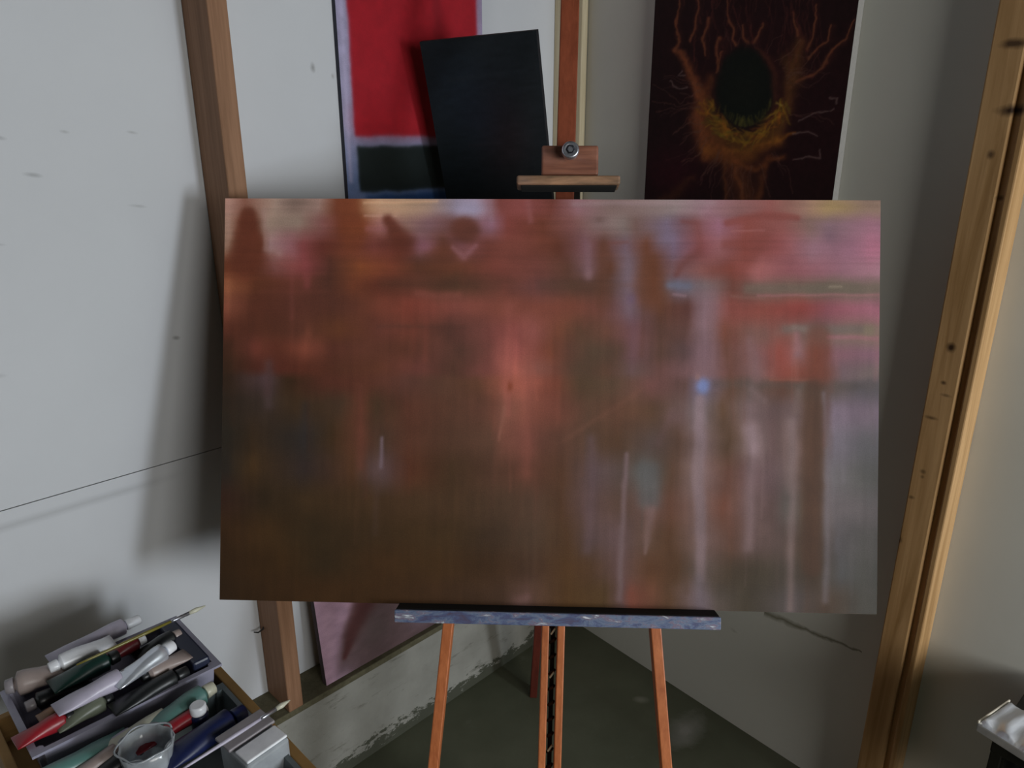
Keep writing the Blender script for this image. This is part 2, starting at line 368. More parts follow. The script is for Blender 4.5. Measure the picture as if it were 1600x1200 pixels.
# ------------------------------------------------------------------ main canvas
ROWS = {
325: "360 150 115 105,385 118 78 66,430 140 118 108,460 118 98 90,500 130 105 98,530 97 53 38,560 112 66 40,600 168 132 108,640 162 132 110,680 140 118 110,720 125 115 132,750 142 128 148,790 115 62 58,830 127 70 68,870 100 55 48,910 130 95 102,960 118 98 95,1010 120 102 100,1060 127 114 114,1110 142 110 120,1160 125 88 88,1210 130 80 76,1260 140 108 95,1300 147 124 92,1350 135 112 98",
350: "360 140 110 98,382 86 44 31,400 80 42 30,420 128 108 98,470 128 110 100,510 118 76 74,540 95 48 33,570 106 56 36,600 140 95 92,640 128 98 92,680 108 80 86,735 88 55 50,775 128 92 108,800 115 60 55,860 95 52 40,900 110 72 70,940 120 98 98,980 118 105 102,1000 105 82 78,1050 112 98 118,1090 118 76 78,1130 142 98 115,1170 122 66 60,1230 130 78 75,1270 120 95 90,1300 125 100 108,1360 147 105 120",
385: "357 138 108 94,373 84 46 32,408 80 42 30,425 132 104 106,460 125 82 88,480 110 58 58,510 85 42 35,545 90 48 35,590 98 52 46,630 88 45 36,665 115 80 88,700 85 50 40,730 110 70 75,770 100 55 48,820 108 60 52,880 90 50 38,922 114 80 88,950 92 58 50,985 105 85 97,1020 98 58 42,1060 110 90 110,1100 122 70 74,1130 140 90 95,1170 116 60 53,1220 130 72 72,1270 135 100 112,1330 140 98 115,1370 162 105 124",
420: "360 88 47 30,400 82 42 28,430 105 65 62,478 115 58 58,520 72 42 34,570 112 62 38,620 105 55 40,660 80 48 36,720 88 52 38,780 110 60 52,850 100 58 52,895 85 55 45,928 110 82 88,960 88 55 42,990 110 92 103,1030 95 55 38,1060 108 80 85,1100 125 80 78,1150 118 61 52,1190 147 90 90,1240 135 82 88,1320 142 100 114,1370 150 110 122",
447: "358 122 72 50,400 80 44 30,470 88 48 40,520 70 42 34,560 95 52 36,600 80 42 32,660 88 52 42,720 72 50 38,800 100 58 50,850 95 60 58,900 80 55 45,950 85 58 48,990 110 90 100,1030 90 55 40,1070 100 92 108,1110 116 102 106,1150 100 60 52,1190 110 85 80,1250 115 92 82,1300 105 92 80,1350 108 95 85",
480: "358 112 64 50,400 74 40 30,470 78 44 36,530 72 42 34,580 92 52 40,650 115 58 48,720 115 65 58,800 115 65 55,850 115 65 55,900 108 62 50,950 98 60 52,990 106 84 98,1040 88 55 42,1085 85 52 48,1110 127 102 112,1150 125 68 62,1200 128 68 60,1260 130 60 56,1300 130 75 85,1360 152 96 112",
520: "360 78 42 32,420 72 40 30,480 78 45 36,540 85 50 34,600 88 50 42,650 100 55 45,710 78 50 44,760 100 60 55,810 125 68 65,840 130 75 72,880 110 65 50,920 84 58 45,960 100 65 55,995 110 75 82,1040 85 58 50,1080 90 62 58,1110 121 96 105,1140 108 64 52,1180 112 80 75,1220 122 84 78,1290 108 90 86,1350 122 104 92",
550: "360 60 36 26,400 92 48 40,440 80 42 32,485 110 60 48,530 75 42 34,580 85 50 40,640 82 48 38,690 90 55 48,730 78 52 45,770 100 60 55,815 147 81 78,845 120 68 62,870 115 65 50,900 95 60 50,940 80 62 50,975 85 62 52,1000 102 72 78,1040 85 60 52,1080 90 68 70,1110 121 93 105,1140 105 68 58,1190 120 86 89,1225 137 70 62,1250 132 98 104,1280 112 58 44,1310 120 84 94,1360 130 95 110",
580: "360 52 34 24,420 76 38 31,480 80 42 32,540 72 42 32,600 85 50 38,660 95 55 50,720 75 50 42,770 105 62 58,815 158 90 82,850 120 75 68,880 110 65 55,920 78 60 48,960 90 62 50,1000 98 78 78,1040 100 68 65,1110 116 89 98,1150 105 68 60,1190 126 95 98,1230 132 70 60,1280 115 62 48,1320 110 90 98,1365 115 100 100",
600: "360 45 32 24,420 68 52 56,455 52 36 24,510 72 40 32,580 80 46 36,640 82 52 46,700 80 55 45,760 88 58 45,800 142 82 70,830 150 85 75,880 110 62 50,920 78 60 45,970 85 65 52,1030 105 70 68,1080 92 68 66,1108 108 102 130,1150 92 65 52,1180 96 82 80,1230 92 60 48,1260 100 85 78,1300 90 76 72,1350 85 80 86",
640: "360 40 32 26,420 50 40 36,470 54 40 28,540 62 46 36,570 84 50 38,600 60 46 34,650 85 52 42,720 80 54 44,780 100 65 55,803 125 80 70,850 115 68 58,880 112 66 56,930 85 62 50,980 95 65 52,1030 85 62 48,1080 98 78 78,1105 116 106 116,1140 90 66 50,1180 120 100 105,1220 95 75 75,1250 110 90 92,1280 80 55 42,1306 126 112 130,1350 115 100 116",
690: "360 36 32 28,400 48 36 26,485 42 38 38,530 58 42 28,572 88 54 43,605 66 50 42,650 80 50 40,720 75 52 42,780 85 60 50,800 112 71 62,840 105 65 58,880 90 60 50,930 80 60 50,980 78 56 42,1030 82 68 66,1070 85 62 52,1105 127 107 113,1150 85 62 46,1185 132 113 119,1215 100 80 80,1245 121 99 99,1280 80 55 40,1310 115 108 122,1350 95 92 100",
740: "360 36 32 30,400 58 42 26,485 46 38 38,560 72 48 34,605 84 68 74,650 78 46 34,720 66 48 34,780 75 52 42,840 90 58 48,890 82 56 42,940 92 75 80,985 82 68 66,1020 88 88 88,1060 90 65 52,1100 131 111 117,1150 100 66 56,1185 115 90 95,1215 98 80 85,1245 105 88 88,1280 78 56 42,1310 112 108 115,1355 85 84 84",
790: "360 48 32 26,420 44 34 24,500 56 42 28,570 60 44 30,640 66 48 34,720 68 50 36,780 72 54 42,850 82 62 52,890 75 52 38,930 92 72 74,985 85 65 58,1025 105 80 78,1060 98 66 54,1105 121 99 101,1140 105 66 54,1180 110 88 90,1215 92 72 72,1245 90 85 84,1280 80 56 40,1310 105 98 104,1355 92 86 90",
840: "360 50 34 22,430 56 40 24,500 46 36 24,570 56 42 28,650 60 44 28,720 62 46 30,780 58 44 34,850 75 58 48,900 78 55 38,935 85 68 70,985 100 80 85,1025 92 70 60,1060 85 58 40,1105 115 95 98,1150 95 66 56,1180 98 78 78,1230 88 72 70,1280 72 54 40,1315 88 84 90,1355 78 76 76",
890: "360 46 32 20,450 54 38 22,520 46 36 24,600 58 40 24,700 62 44 26,780 60 42 28,850 72 52 42,900 80 56 34,940 78 56 40,985 100 78 82,1030 90 60 42,1070 80 56 38,1105 98 86 88,1150 76 60 48,1200 68 58 48,1245 80 70 66,1280 66 52 40,1320 80 80 84,1355 75 74 72",
930: "360 42 30 20,450 52 36 22,600 58 40 24,700 60 42 28,800 66 48 38,840 88 66 62,900 82 58 34,960 80 60 38,985 95 72 75,1000 118 70 60,1060 92 66 48,1105 118 103 116,1130 90 80 78,1180 66 58 48,1245 85 78 82,1300 76 60 50,1355 75 73 70"}
KA = 2.6   # how much brighter the paint itself is than it looks under this window light
def main_art(U, V, co, M4):
    X = 352+U*1024; Y = 950-V*639
    sh = X.shape
    wob = vnoise(sh, 26, 18, 3, 4)*6; wob2 = vnoise(sh, 30, 14, 4, 4)*6
    ys = sorted(ROWS); rows = []
    Xw = X+wob
    for y in ys:
        a = np.array([[float(k) for k in p.split()] for p in ROWS[y].split(',')])
        rows.append(np.stack([np.interp(Xw, a[:, 0], a[:, k]) for k in (1, 2, 3)], -1))
    Yw = np.clip(Y+wob2*.7, ys[0], ys[-1]-1e-3); out = np.zeros(sh+(3,))
    for i in range(len(ys)-1):
        m = (Yw >= ys[i]) & (Yw < ys[i+1]); f = ((Yw-ys[i])/(ys[i+1]-ys[i])); f = (f*f*(3-2*f))[..., None]
        out = np.where(m[..., None], rows[i]*(1-f)+rows[i+1]*f, out)
    P = Paint(X+wob*.35, Y+wob2*.35, 0); P.c = out
    # the dusk sky and its dark hills along the top
    P.line([(390, 338), (388, 372), (382, 415)], [14, 20, 30], (82, 42, 30), .9, 4)
    P.blob(462, 318, 22, 7, (96, 80, 74), .5)
    P.line([(415, 330), (418, 392), (440, 398)], [4, 5, 6], (138, 112, 108), .4)
    P.line([(550, 316), (552, 352), (558, 380)], [20, 21, 18], (100, 52, 34), .8, 3.5)
    P.rect(574, 680, 308, 336, (160, 130, 108), .5, 5); P.line([(575, 338), (625, 338)], 1.3, (172, 138, 124), .6)
    P.line([(575, 318), (690, 316)], 2.5, (186, 152, 122), .5)
    P.blob(742, 326, 26, 14, (140, 136, 162), .7); P.blob(735, 361, 24, 21, (86, 50, 42), 1., 5)
    P.line([(612, 345), (626, 366), (642, 385)], [9, 15, 19], (86, 44, 34), .9, 3)
    P.blob(672, 388, 18, 9, (124, 80, 92), .5); P.blob(698, 396, 26, 14, (86, 50, 38), .85, 3); P.blob(672, 386, 14, 11, (128, 84, 98), .6)
    P.line([(716, 388), (734, 403), (752, 385)], [4, 6, 4], (128, 86, 94), .6)
    P.line([(775, 312), (776, 345)], 4, (132, 108, 120), .35); P.line([(834, 316), (838, 345)], 5, (134, 84, 86), .5)
    P.blob(560, 362, 20, 10, (112, 60, 36), .4); P.line([(580, 358), (608, 360)], 5, (140, 86, 92), .4)
    P.blob(475, 372, 40, 10, (120, 80, 84), .3); P.line([(478, 385), (486, 450)], 7, (118, 60, 62), .45)
    P.blob(358, 455, 7, 22, (132, 82, 60), .5)
    # right sky
    P.line([(905, 318), (1120, 316)], 5, (140, 120, 124), .45); P.blob(945, 343, 8, 6, (92, 70, 66), .5)
    P.line([(960, 380), (988, 378)], 3, (108, 66, 60), .4)
    P.line([(928, 385), (929, 432)], 6, (120, 90, 98), .6); P.blob(929, 428, 7, 9, (134, 104, 110), .5)
    P.line([(952, 385), (955, 470)], [9, 14], (90, 56, 42), .5, 3)
    P.line([(986, 402), (988, 450), (994, 480)], [11, 12, 13], (110, 94, 106), .5)
    P.blob(1048, 372, 17, 14, (112, 104, 128), .6); P.line([(1024, 412), (1026, 460)], [15, 26], (94, 56, 38), .75, 3)
    P.line([(1074, 346), (1096, 348), (1100, 380)], [4, 5, 8], (116, 66, 64), .5)
    P.line([(1098, 392), (1072, 412), (1066, 428)], [10, 7, 5], (100, 54, 50), .5)
    P.line([(1056, 445), (1084, 446)], 7, (100, 104, 124), .8); P.line([(1062, 459), (1080, 461)], 2.5, (132, 108, 118), .6)
    P.blob(995, 466, 8, 10, (92, 74, 98), .6)
    P.line([(1143, 346), (1200, 334), (1250, 340)], [6, 8, 5], (122, 62, 56), .6, 3); P.line([(1150, 359), (1200, 358)], 1.5, (150, 98, 98), .5)
    P.line([(1140, 380), (1200, 372), (1165, 420)], [8, 10, 12], (116, 60, 54), .5)
    P.blob(1195, 426, 16, 9, (152, 94, 96), .5); P.blob(1310, 322, 32, 8, (152, 130, 84), .5)
    P.blob(1298, 366, 12, 12, (108, 84, 98), .5); P.blob(1364, 390, 10, 30, (168, 106, 128), .4)
    # long bars
    P.rect(1168, 1375, 442, 456, (106, 94, 84), .75, 2.2); P.rect(1262, 1345, 442, 455, (98, 90, 78), .6, 3); P.line([(1300, 446), (1318, 446)], 2, (138, 126, 110), .7)
    P.line([(1190, 459), (1375, 457)], 2, (158, 104, 112), .5); P.line([(1150, 461), (1200, 463)], 3, (124, 92, 84), .4)
    P.rect(1228, 1376, 505, 517, (108, 98, 94), .75, 2.0); P.line([(1246, 508), (1262, 512)], 5, (130, 118, 112), .5); P.rect(1352, 1374, 504, 518, (132, 120, 96), .6, 2)
    P.line([(1300, 523), (1372, 525)], 4, (156, 102, 116), .6)
    P.rect(1120, 1376, 593, 603, (84, 74, 72), .45, 2.4); P.line([(1210, 590), (1275, 589)], 1.8, (138, 84, 70), .5)
    P.rect(600, 760, 439, 452, (74, 48, 37), .4, 3); P.line([(660, 462), (725, 463)], 6, (124, 72, 64), .5)
    P.rect(850, 925, 440, 452, (76, 54, 44), .45, 3); P.line([(600, 513), (735, 513)], 4, (76, 48, 42), .35)
    # posts and reflections to the right
    P.rect(1094, 1128, 448, 590, (122, 97, 106), .55, 3); P.blob(1108, 602, 10, 12, (112, 126, 176), 1., 3); P.blob(1100, 588, 4, 5, (140, 108, 104), .6)
    P.line([(1104, 622), (1104, 680), (1100, 740), (1106, 780), (1107, 900)], [8, 9, 9, 9, 8], (134, 116, 126), .85, 3)
    P.line([(1100, 700), (1098, 750)], 7, (138, 118, 122), .4)
    P.line([(1178, 530), (1188, 590)], 8, (124, 94, 98), .5); P.line([(1250, 520), (1251, 542)], 6, (146, 104, 108), .8); P.rect(1218, 1243, 520, 588, (134, 68, 60), .55, 3)
    P.line([(1284, 522), (1282, 588)], [20, 16], (108, 58, 44), .6, 4); P.line([(1251, 560), (1252, 586)], 5, (144, 88, 80), .5)
    P.line([(1277, 604), (1279, 700), (1277, 880)], [15, 18, 15], (80, 55, 42), .8, 4)
    P.line([(1292, 610), (1300, 720), (1298, 930)], [4, 6, 6], (122, 116, 130), .5)
    P.line([(1182, 606), (1200, 622)], 7, (122, 102, 106), .5); P.line([(1254, 608), (1250, 640)], 5, (120, 100, 98), .5)
    P.line([(1180, 668), (1186, 700)], 11, (146, 126, 136), .75); P.line([(1184, 720), (1180, 850)], 9, (128, 108, 116), .6)
    P.line([(1245, 655), (1246, 780), (1244, 945)], [9, 8, 6], (130, 112, 115), .7); P.blob(1236, 780, 9, 22, (82, 78, 76), .5)
    P.line([(1215, 640), (1214, 760)], 9, (96, 74, 78), .4)
    # drips in the middle
    P.line([(937, 688), (940, 760), (932, 860)], [9, 10, 8], (98, 80, 88), .55); P.line([(992, 710), (986, 820), (982, 935)], [4, 5, 5], (116, 98, 106), .75)
    P.rect(1010, 1043, 722, 792, (90, 92, 98), .8, 3.5); P.line([(1030, 795), (1024, 838), (1022, 862)], [8, 7, 3], (132, 108, 112), .6)
    P.blob(1066, 652, 14, 12, (108, 84, 90), .4); P.line([(1062, 640), (1040, 690)], 7, (104, 80, 84), .3)
    P.line([(1104, 900), (1106, 938)], [8, 14], (108, 100, 114), .5); P.line([(840, 935), (828, 946)], [6, 16], (120, 92, 96), .5); P.line([(800, 640), (792, 690)], [4, 2], (132, 88, 78), .6)
    P.line([(832, 500), (838, 600), (834, 740)], [13, 14, 12], (140, 82, 74), .35); P.line([(806, 480), (802, 600), (806, 650)], [10, 8, 5], (150, 86, 80), .35); P.blob(808, 606, 4, 7, (112, 56, 36), .8)
    P.line([(572, 610), (574, 735)], 7, (92, 54, 46), .5); P.line([(607, 690), (607, 735)], [3, 4], (110, 96, 112), .75); P.line([(486, 640), (484, 700)], 8, (44, 40, 42), .5)
    P.line([(425, 575), (427, 640)], 9, (74, 60, 66), .5); P.line([(1000, 520), (997, 580)], 7, (110, 80, 88), .4); P.blob(490, 525, 7, 14, (118, 68, 54), .4)
    P.blob(930, 560, 45, 40, (74, 60, 48), .35); P.line([(893, 690), (952, 650), (1010, 610)], 5, (112, 76, 64), .3)
    P.blob(1360, 700, 16, 40, (72, 74, 76), .3); P.blob(1180, 900, 60, 25, (64, 58, 48), .4)
    # brushwork
    r = np.random.default_rng(5)
    for _ in range(150):
        x = r.uniform(352, 1376); y = r.uniform(400, 950); ln = r.uniform(20, 110); v_ = y > 470 or r.random() < .25
        iy = int(np.clip((950-y)/639*(sh[0]-1), 0, sh[0]-1)); ix = int(np.clip((x-352)/1024*(sh[1]-1), 0, sh[1]-1))
        base = P.c[iy, ix]*r.uniform(.9, 1.12)
        w_ = r.uniform(1.5, 6)
        P.line([(x, y), (x+r.uniform(-5, 5), y+ln)] if v_ else [(x-ln/2, y), (x+ln/2, y+r.uniform(-2, 2))], w_, base, .22)
    streak_v = vnoise(sh, 150, 8, 21, 2); streak_h = vnoise(sh, 10, 150, 22, 2)
    tb = np.clip((Y-400)/120, 0, 1)
    mot = vnoise(sh, 30, 20, 23, 5)
    P.c *= (1+.045*streak_v*tb+.05*streak_h*(1-tb)+.085*mot)[..., None]
    # lamp falloff across the picture, compensated in the paint colour
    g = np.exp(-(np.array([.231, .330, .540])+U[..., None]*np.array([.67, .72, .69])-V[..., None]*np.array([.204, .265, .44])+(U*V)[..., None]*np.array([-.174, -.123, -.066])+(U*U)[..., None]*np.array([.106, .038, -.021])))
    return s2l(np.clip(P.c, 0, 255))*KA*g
KS = .968
W_, H_ = 1.22*KS, .7585*KS
CM = Matrix.Translation((.0622*KS, 1.2851*KS, H+(1.1223-H)*KS)) @ Matrix.Rotation(math.radians(-2.11), 4, 'Z') @ Matrix.Rotation(math.radians(-18.47), 4, 'X') @ Matrix.Rotation(math.radians(.02), 4, 'Y')
def canvas_body(root, w, h, th, front_mat, sheet_args, edge_mat, x0=None, z0=0.):
    x0 = -w/2 if x0 is None else x0
    grid_canvas(*sheet_args)
    # wrapped cloth edge: a frame of four sides that reaches from the sheet to the back
    bm = bmesh.new(); e = .0012
    for (a, b, c_, d) in ((x0, x0+e, z0, z0+h), (x0+w-e, x0+w, z0, z0+h), (x0, x0+w, z0, z0+e), (x0, x0+w, z0+h-e, z0+h)):
        bm_box(bm, a, b, .0002, th, c_, d)
    ed = done('canvas_edge', bm, edge_mat, root)
    bm = bmesh.new(); bw = .036
    for (a, b, c_, d) in ((x0+.002, x0+bw, z0+.002, z0+h-.002), (x0+w-bw, x0+w-.002, z0+.002, z0+h-.002), (x0+bw, x0+w-bw, z0+.002, z0+bw), (x0+bw, x0+w-bw, z0+h-bw, z0+h-.002)):
        bm_box(bm, a, b, .002, th-.001, c_, d)
    bm_box(bm, x0+w/2-.018, x0+w/2+.018, .006, th-.003, z0+bw, z0+h-bw)
    done('stretcher', bm, M['stretch'], root)
root = empty('painting', CM)
tag(root, 'large wide red brown abstract painting held on the easel', 'painting')
# re-origin so the empty sits at the foot of the canvas
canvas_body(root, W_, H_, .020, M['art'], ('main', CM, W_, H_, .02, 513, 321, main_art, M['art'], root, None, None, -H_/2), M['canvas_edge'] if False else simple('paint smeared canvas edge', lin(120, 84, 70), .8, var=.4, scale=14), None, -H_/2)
# ------------------------------------------------------------------ easel (local frame of the canvas: x right, y back, z up along it)
EM = CM @ Matrix.Scale(KS, 4)
er = empty('easel', Matrix.Translation((.05, 1.0, 0)))
tag(er, 'orange varnished wooden studio easel holding the wide red brown canvas', 'easel')
Einv = er.matrix_world.inverted() @ EM
def epart(name, bm, mat, parent=None, smooth=False, **k):
    for v in bm.verts: v.co = (Einv @ v.co)
    o = done(name, bm, mat, parent or er, smooth)
    if k: tag(o, **k)
    return o
zb = -(1.1223)/math.cos(math.radians(18.47))   # local z where the canvas plane meets the floor (at y = 0)
def zfloor(yl):    # local z of the floor at local depth yl
    p0 = EM @ Vector((0, yl, 0)); dz = (EM.to_3x3() @ Vector((0, 0, 1))).z; return -p0.z/dz
def mast_u(v): return .0235+.0165*v+.004
yr = .047
for sgn, nm in ((-1, 'l'), (1, 'r')):
    bm = bmesh.new(); z0 = zfloor(yr+.02)+.002
    uc0 = -.001*0+(.0175+.0165*0) 
    bm_bar(bm, (mast_u(-.70)+.0165*(z0+.70)+sgn*.0150-.0, yr, z0), (mast_u(.30)+sgn*.0150, yr, .30), .0140, .040, (1, 0, 0), .002)
    epart('mast_rail', bm, M['easel'])
bm = bmesh.new(); bm_bar(bm, (mast_u(-.36), yr+.030, -.36), (mast_u(1.05)-.001, yr+.018, 1.05), .036, .018, (1, 0, 0), .002)
epart('mast', bm, M['easel_mid'])
# ratchet strip between the rails
bm = bmesh.new(); zb0 = zfloor(yr)+.08
bm_bar(bm, (mast_u(zb0), yr+.012, zb0), (mast_u(-.37), yr+.012, -.37), .0085, .006, (1, 0, 0))
ra = epart('ratchet', bm, M['blackiron'])
bm = bmesh.new(); z = zb0+.02; k = 0
while z < -.40:
    u = mast_u(z); bm_bar(bm, (u-.005, yr+.006, z), (u+.005, yr-.004, z+.010), .007, .004, (0, 1, 0)); z += .030
epart('ratchet_teeth', bm, M['blackiron'], ra)
for z in (-.437, -.520, -.660):
    bm = bmesh.new(); u = mast_u(z); bm_bar(bm, (u-.004, yr-.006, z-.006), (u+.004, yr-.008, z+.006), .0035, .003, (0, 1, 0))
    epart('ratchet_pin', bm, M['worn'], ra)
# side legs
for sgn, a, b in ((-1, -.180, -.2045), (1, .213, .2370)):
    bm = bmesh.new(); z0 = zfloor(.035); sl = (b-a)/(.265)
    p = (a+sl*(-.43-z0), .037, z0+.004); q = (a+sl*(-.43-.30), .037, .30)
    bm_bar(bm, p, q, .0195, .036, (1, 0, 0), .002); epart('leg', bm, M['easel'])
bm = bmesh.new(); bm_box(bm, -.155, .195, .056, .072, .16, .20, .002); epart('crossbar', bm, M['easel'])
bm = bmesh.new(); bm_box(bm, -.150, .190, .022, .032, -.335, -.295, .002)
epart('crossbar', bm, M['easel'])
# rear leg
bm = bmesh.new(); top = EM @ Vector((.043, .10, .42)); Ei = EM.inverted()
foot = Vector((.0645, 1.812, .004)); bm_bar(bm, Ei @ foot, Ei @ top, .022, .034, (1, 0, 0), .002); epart('leg', bm, M['easel_dark'], label='dark red rear leg')
bm = bmesh.new(); bm_box(bm, .022, .064, .068, .112, .395, .435, .002); epart('hinge', bm, M['blackiron'])
# tray: shelf under the canvas with a paint crusted lip
bm = bmesh.new(); bm_box(bm, -.268, .316, -.034, .030, -.404, -.3815, .001)
X_ = Matrix.Rotation(math.radians(.05), 4, 'Y')
tr = None
for v in bm.verts: v.co = X_ @ (v.co-Vector((.024, 0, -.39)))+Vector((.024, 0, -.3862))
tr = epart('tray', bm, M['shade_dark'])
bm = bmesh.new(); bm_box(bm, -.270, .318, -.041, -.0345, -.4055, -.3825, .002)
for v in bm.verts: v.co = X_ @ (v.co-Vector((.024, 0, -.39)))+Vector((.024, 0, -.3862))
epart('tray_lip', bm, M['tray'], tr)
# top clamp
bm = bmesh.new(); bm_box(bm, -.0125, .0930, -.002, .024, .424, .480, .004, 3); cl = epart('clamp_block', bm, M['clamp'])
bm = bmesh.new()
bm_box(bm, -.058, .132, -.022, .024, .4015, .4185, .004, 3)
epart('clamp_bar', bm, M['clampbar'], cl)
bm = bmesh.new(); bm_box(bm, -.050, .126, -.016, .022, .3985, .402, .001); epart('clamp_underside_shade', bm, M['shade_dark'], cl)  # thin dark strip added as the shaded underside of the clamp bar
bm = bmesh.new(); Kx = Matrix.Translation((.0400, -.003, .4630)) @ Matrix.Rotation(math.radians(90), 4, 'X')
lathe(bm, [(.006, -.002), (.006, .010), (.0135, .011), (.0158, .014), (.0160, .024), (.0148, .0265), (.0128, .0275), (.0095, .0262)], 28, True, Kx)
kn = epart('clamp_knob', bm, M['steel'], cl)
bm = bmesh.new(); lathe(bm, [(.0088, .0258), (.0088, .0268), (.0050, .0262), (.0048, .0240)], 6, True, Kx); epart('knob_socket', bm, M['hole'], kn)
# ------------------------------------------------------------------ red painting on the left wall
def red_art(U, V, co, M4):
    s = -.738+U*.4245; z = 1.36+V*.86
    P = Paint(s, z, (150, 144, 172)); sh = s.shape
    w1 = vnoise(sh, 12, 24, 31, 4)*.0035
    P.c *= (1+.07*vnoise(sh, 8, 30, 33, 4))[..., None]
    P.lay(np.clip((1.62-z)/.12, 0, 1), (88, 112, 156), .75)
    P.line([(-.724, 1.9), (-.728, 1.50)], .006, (178, 168, 196), .5)
    P.rect(-.7085, -.332, 1.598, 2.17, (150, 22, 34), 1, .0022, w1)
    P.rect(-.7085, -.332, 1.60, 1.66, (165, 24, 36), .5, .01, w1)
    P.rect(-.47, -.448, 1.60, 2.2, (104, 18, 28), .55, .006); P.rect(-.53, -.52, 1.60, 1.9, (120, 18, 28), .35, .01)
    P.rect(-.43, -.33, 1.62, 2.2, (172, 40, 48), .3, .01)
    P.rect(-.706, -.330, 1.474, 1.576, (26, 34, 34), 1, .002, w1)
    P.rect(-.69, -.35, 1.40, 1.466, (26, 60, 110), .95, .004, w1)
    P.c *= (1+.06*vnoise(sh, 30, 60, 34, 4))[..., None]
    return s2l(np.clip(P.c, 0, 255))*KR
KR = 1.25
def wallbox(s0, off, z): return frame(L(s0, off, z), dl, -nl, UP)
m4 = wallbox((-.738-.3135)/2, .0135, 1.36)
root = empty('painting', m4); tag(root, 'red and dark green colour block painting with lavender border on the left wall', 'painting')
canvas_body(root, .4245, .86, .0130, None, ('red', m4, .4245, .86, .02, 220, 400, red_art, M['art_matte'], root, None), simple('dark blue grey edge', lin(60, 62, 74), .8))
# ------------------------------------------------------------------ black canvas hung forward in the corner
Wb, Hb = .27, .42
BM = Matrix.Translation((-.0563, 1.776, 1.6349)) @ Matrix.Rotation(math.radians(-18), 4, 'Z') @ Matrix.Rotation(math.radians(14.8), 4, 'X') @ Matrix.Rotation(math.radians(-2.6), 4, 'Y')
def black_art(U, V, co, M4):
    P = Paint(U, V, (27, 32, 36)); sh = U.shape
    P.blob(.25, .75, .35, .25, (24, 34, 44), .8); P.blob(.62, .5, .22, .22, (38, 26, 28), .9); P.blob(.4, .6, .3, .2, (27, 33, 46), .6); P.blob(.1, .2, .3, .4, (22, 32, 36), .6)
    P.line([(.2, .80), (.9, .82)], .012, (34, 40, 46), .5); P.line([(.3, .45), (.6, .46)], .01, (42, 40, 46), .4)
    P.c *= (1+.12*vnoise(sh, 12, 60, 41, 3)+.05*vnoise(sh, 90, 60, 42, 2))[..., None]
    return s2l(P.c)*1.15
root = empty('painting', BM); tag(root, 'small near black canvas tipped forward in front of the red painting', 'painting')
canvas_body(root, Wb, Hb, .018, None, ('black', BM, Wb, Hb, .018, 120, 160, black_art, M['art_matte'], root, None, None, .172-Hb), M['dark_edge'], None, .172-Hb)
bm = bmesh.new()
BI = BM.inverted(); pc = BM @ Vector((0, .018, .10)); pc = np.array(pc[:])
nail = Vector(L(-.27, .0, 1.765)); a_ = Vector((-.07, .019, .09)); b_ = Vector((.07, .019, .09))
pn = BI @ nail
bm_tube(bm, [a_, a_.lerp(pn, .5)+Vector((0, 0, -.002)), pn], .0012, 6); bm_tube(bm, [b_, b_.lerp(pn, .5), pn], .0012, 6)
done('hanging_wire', bm, M['wire'], root)
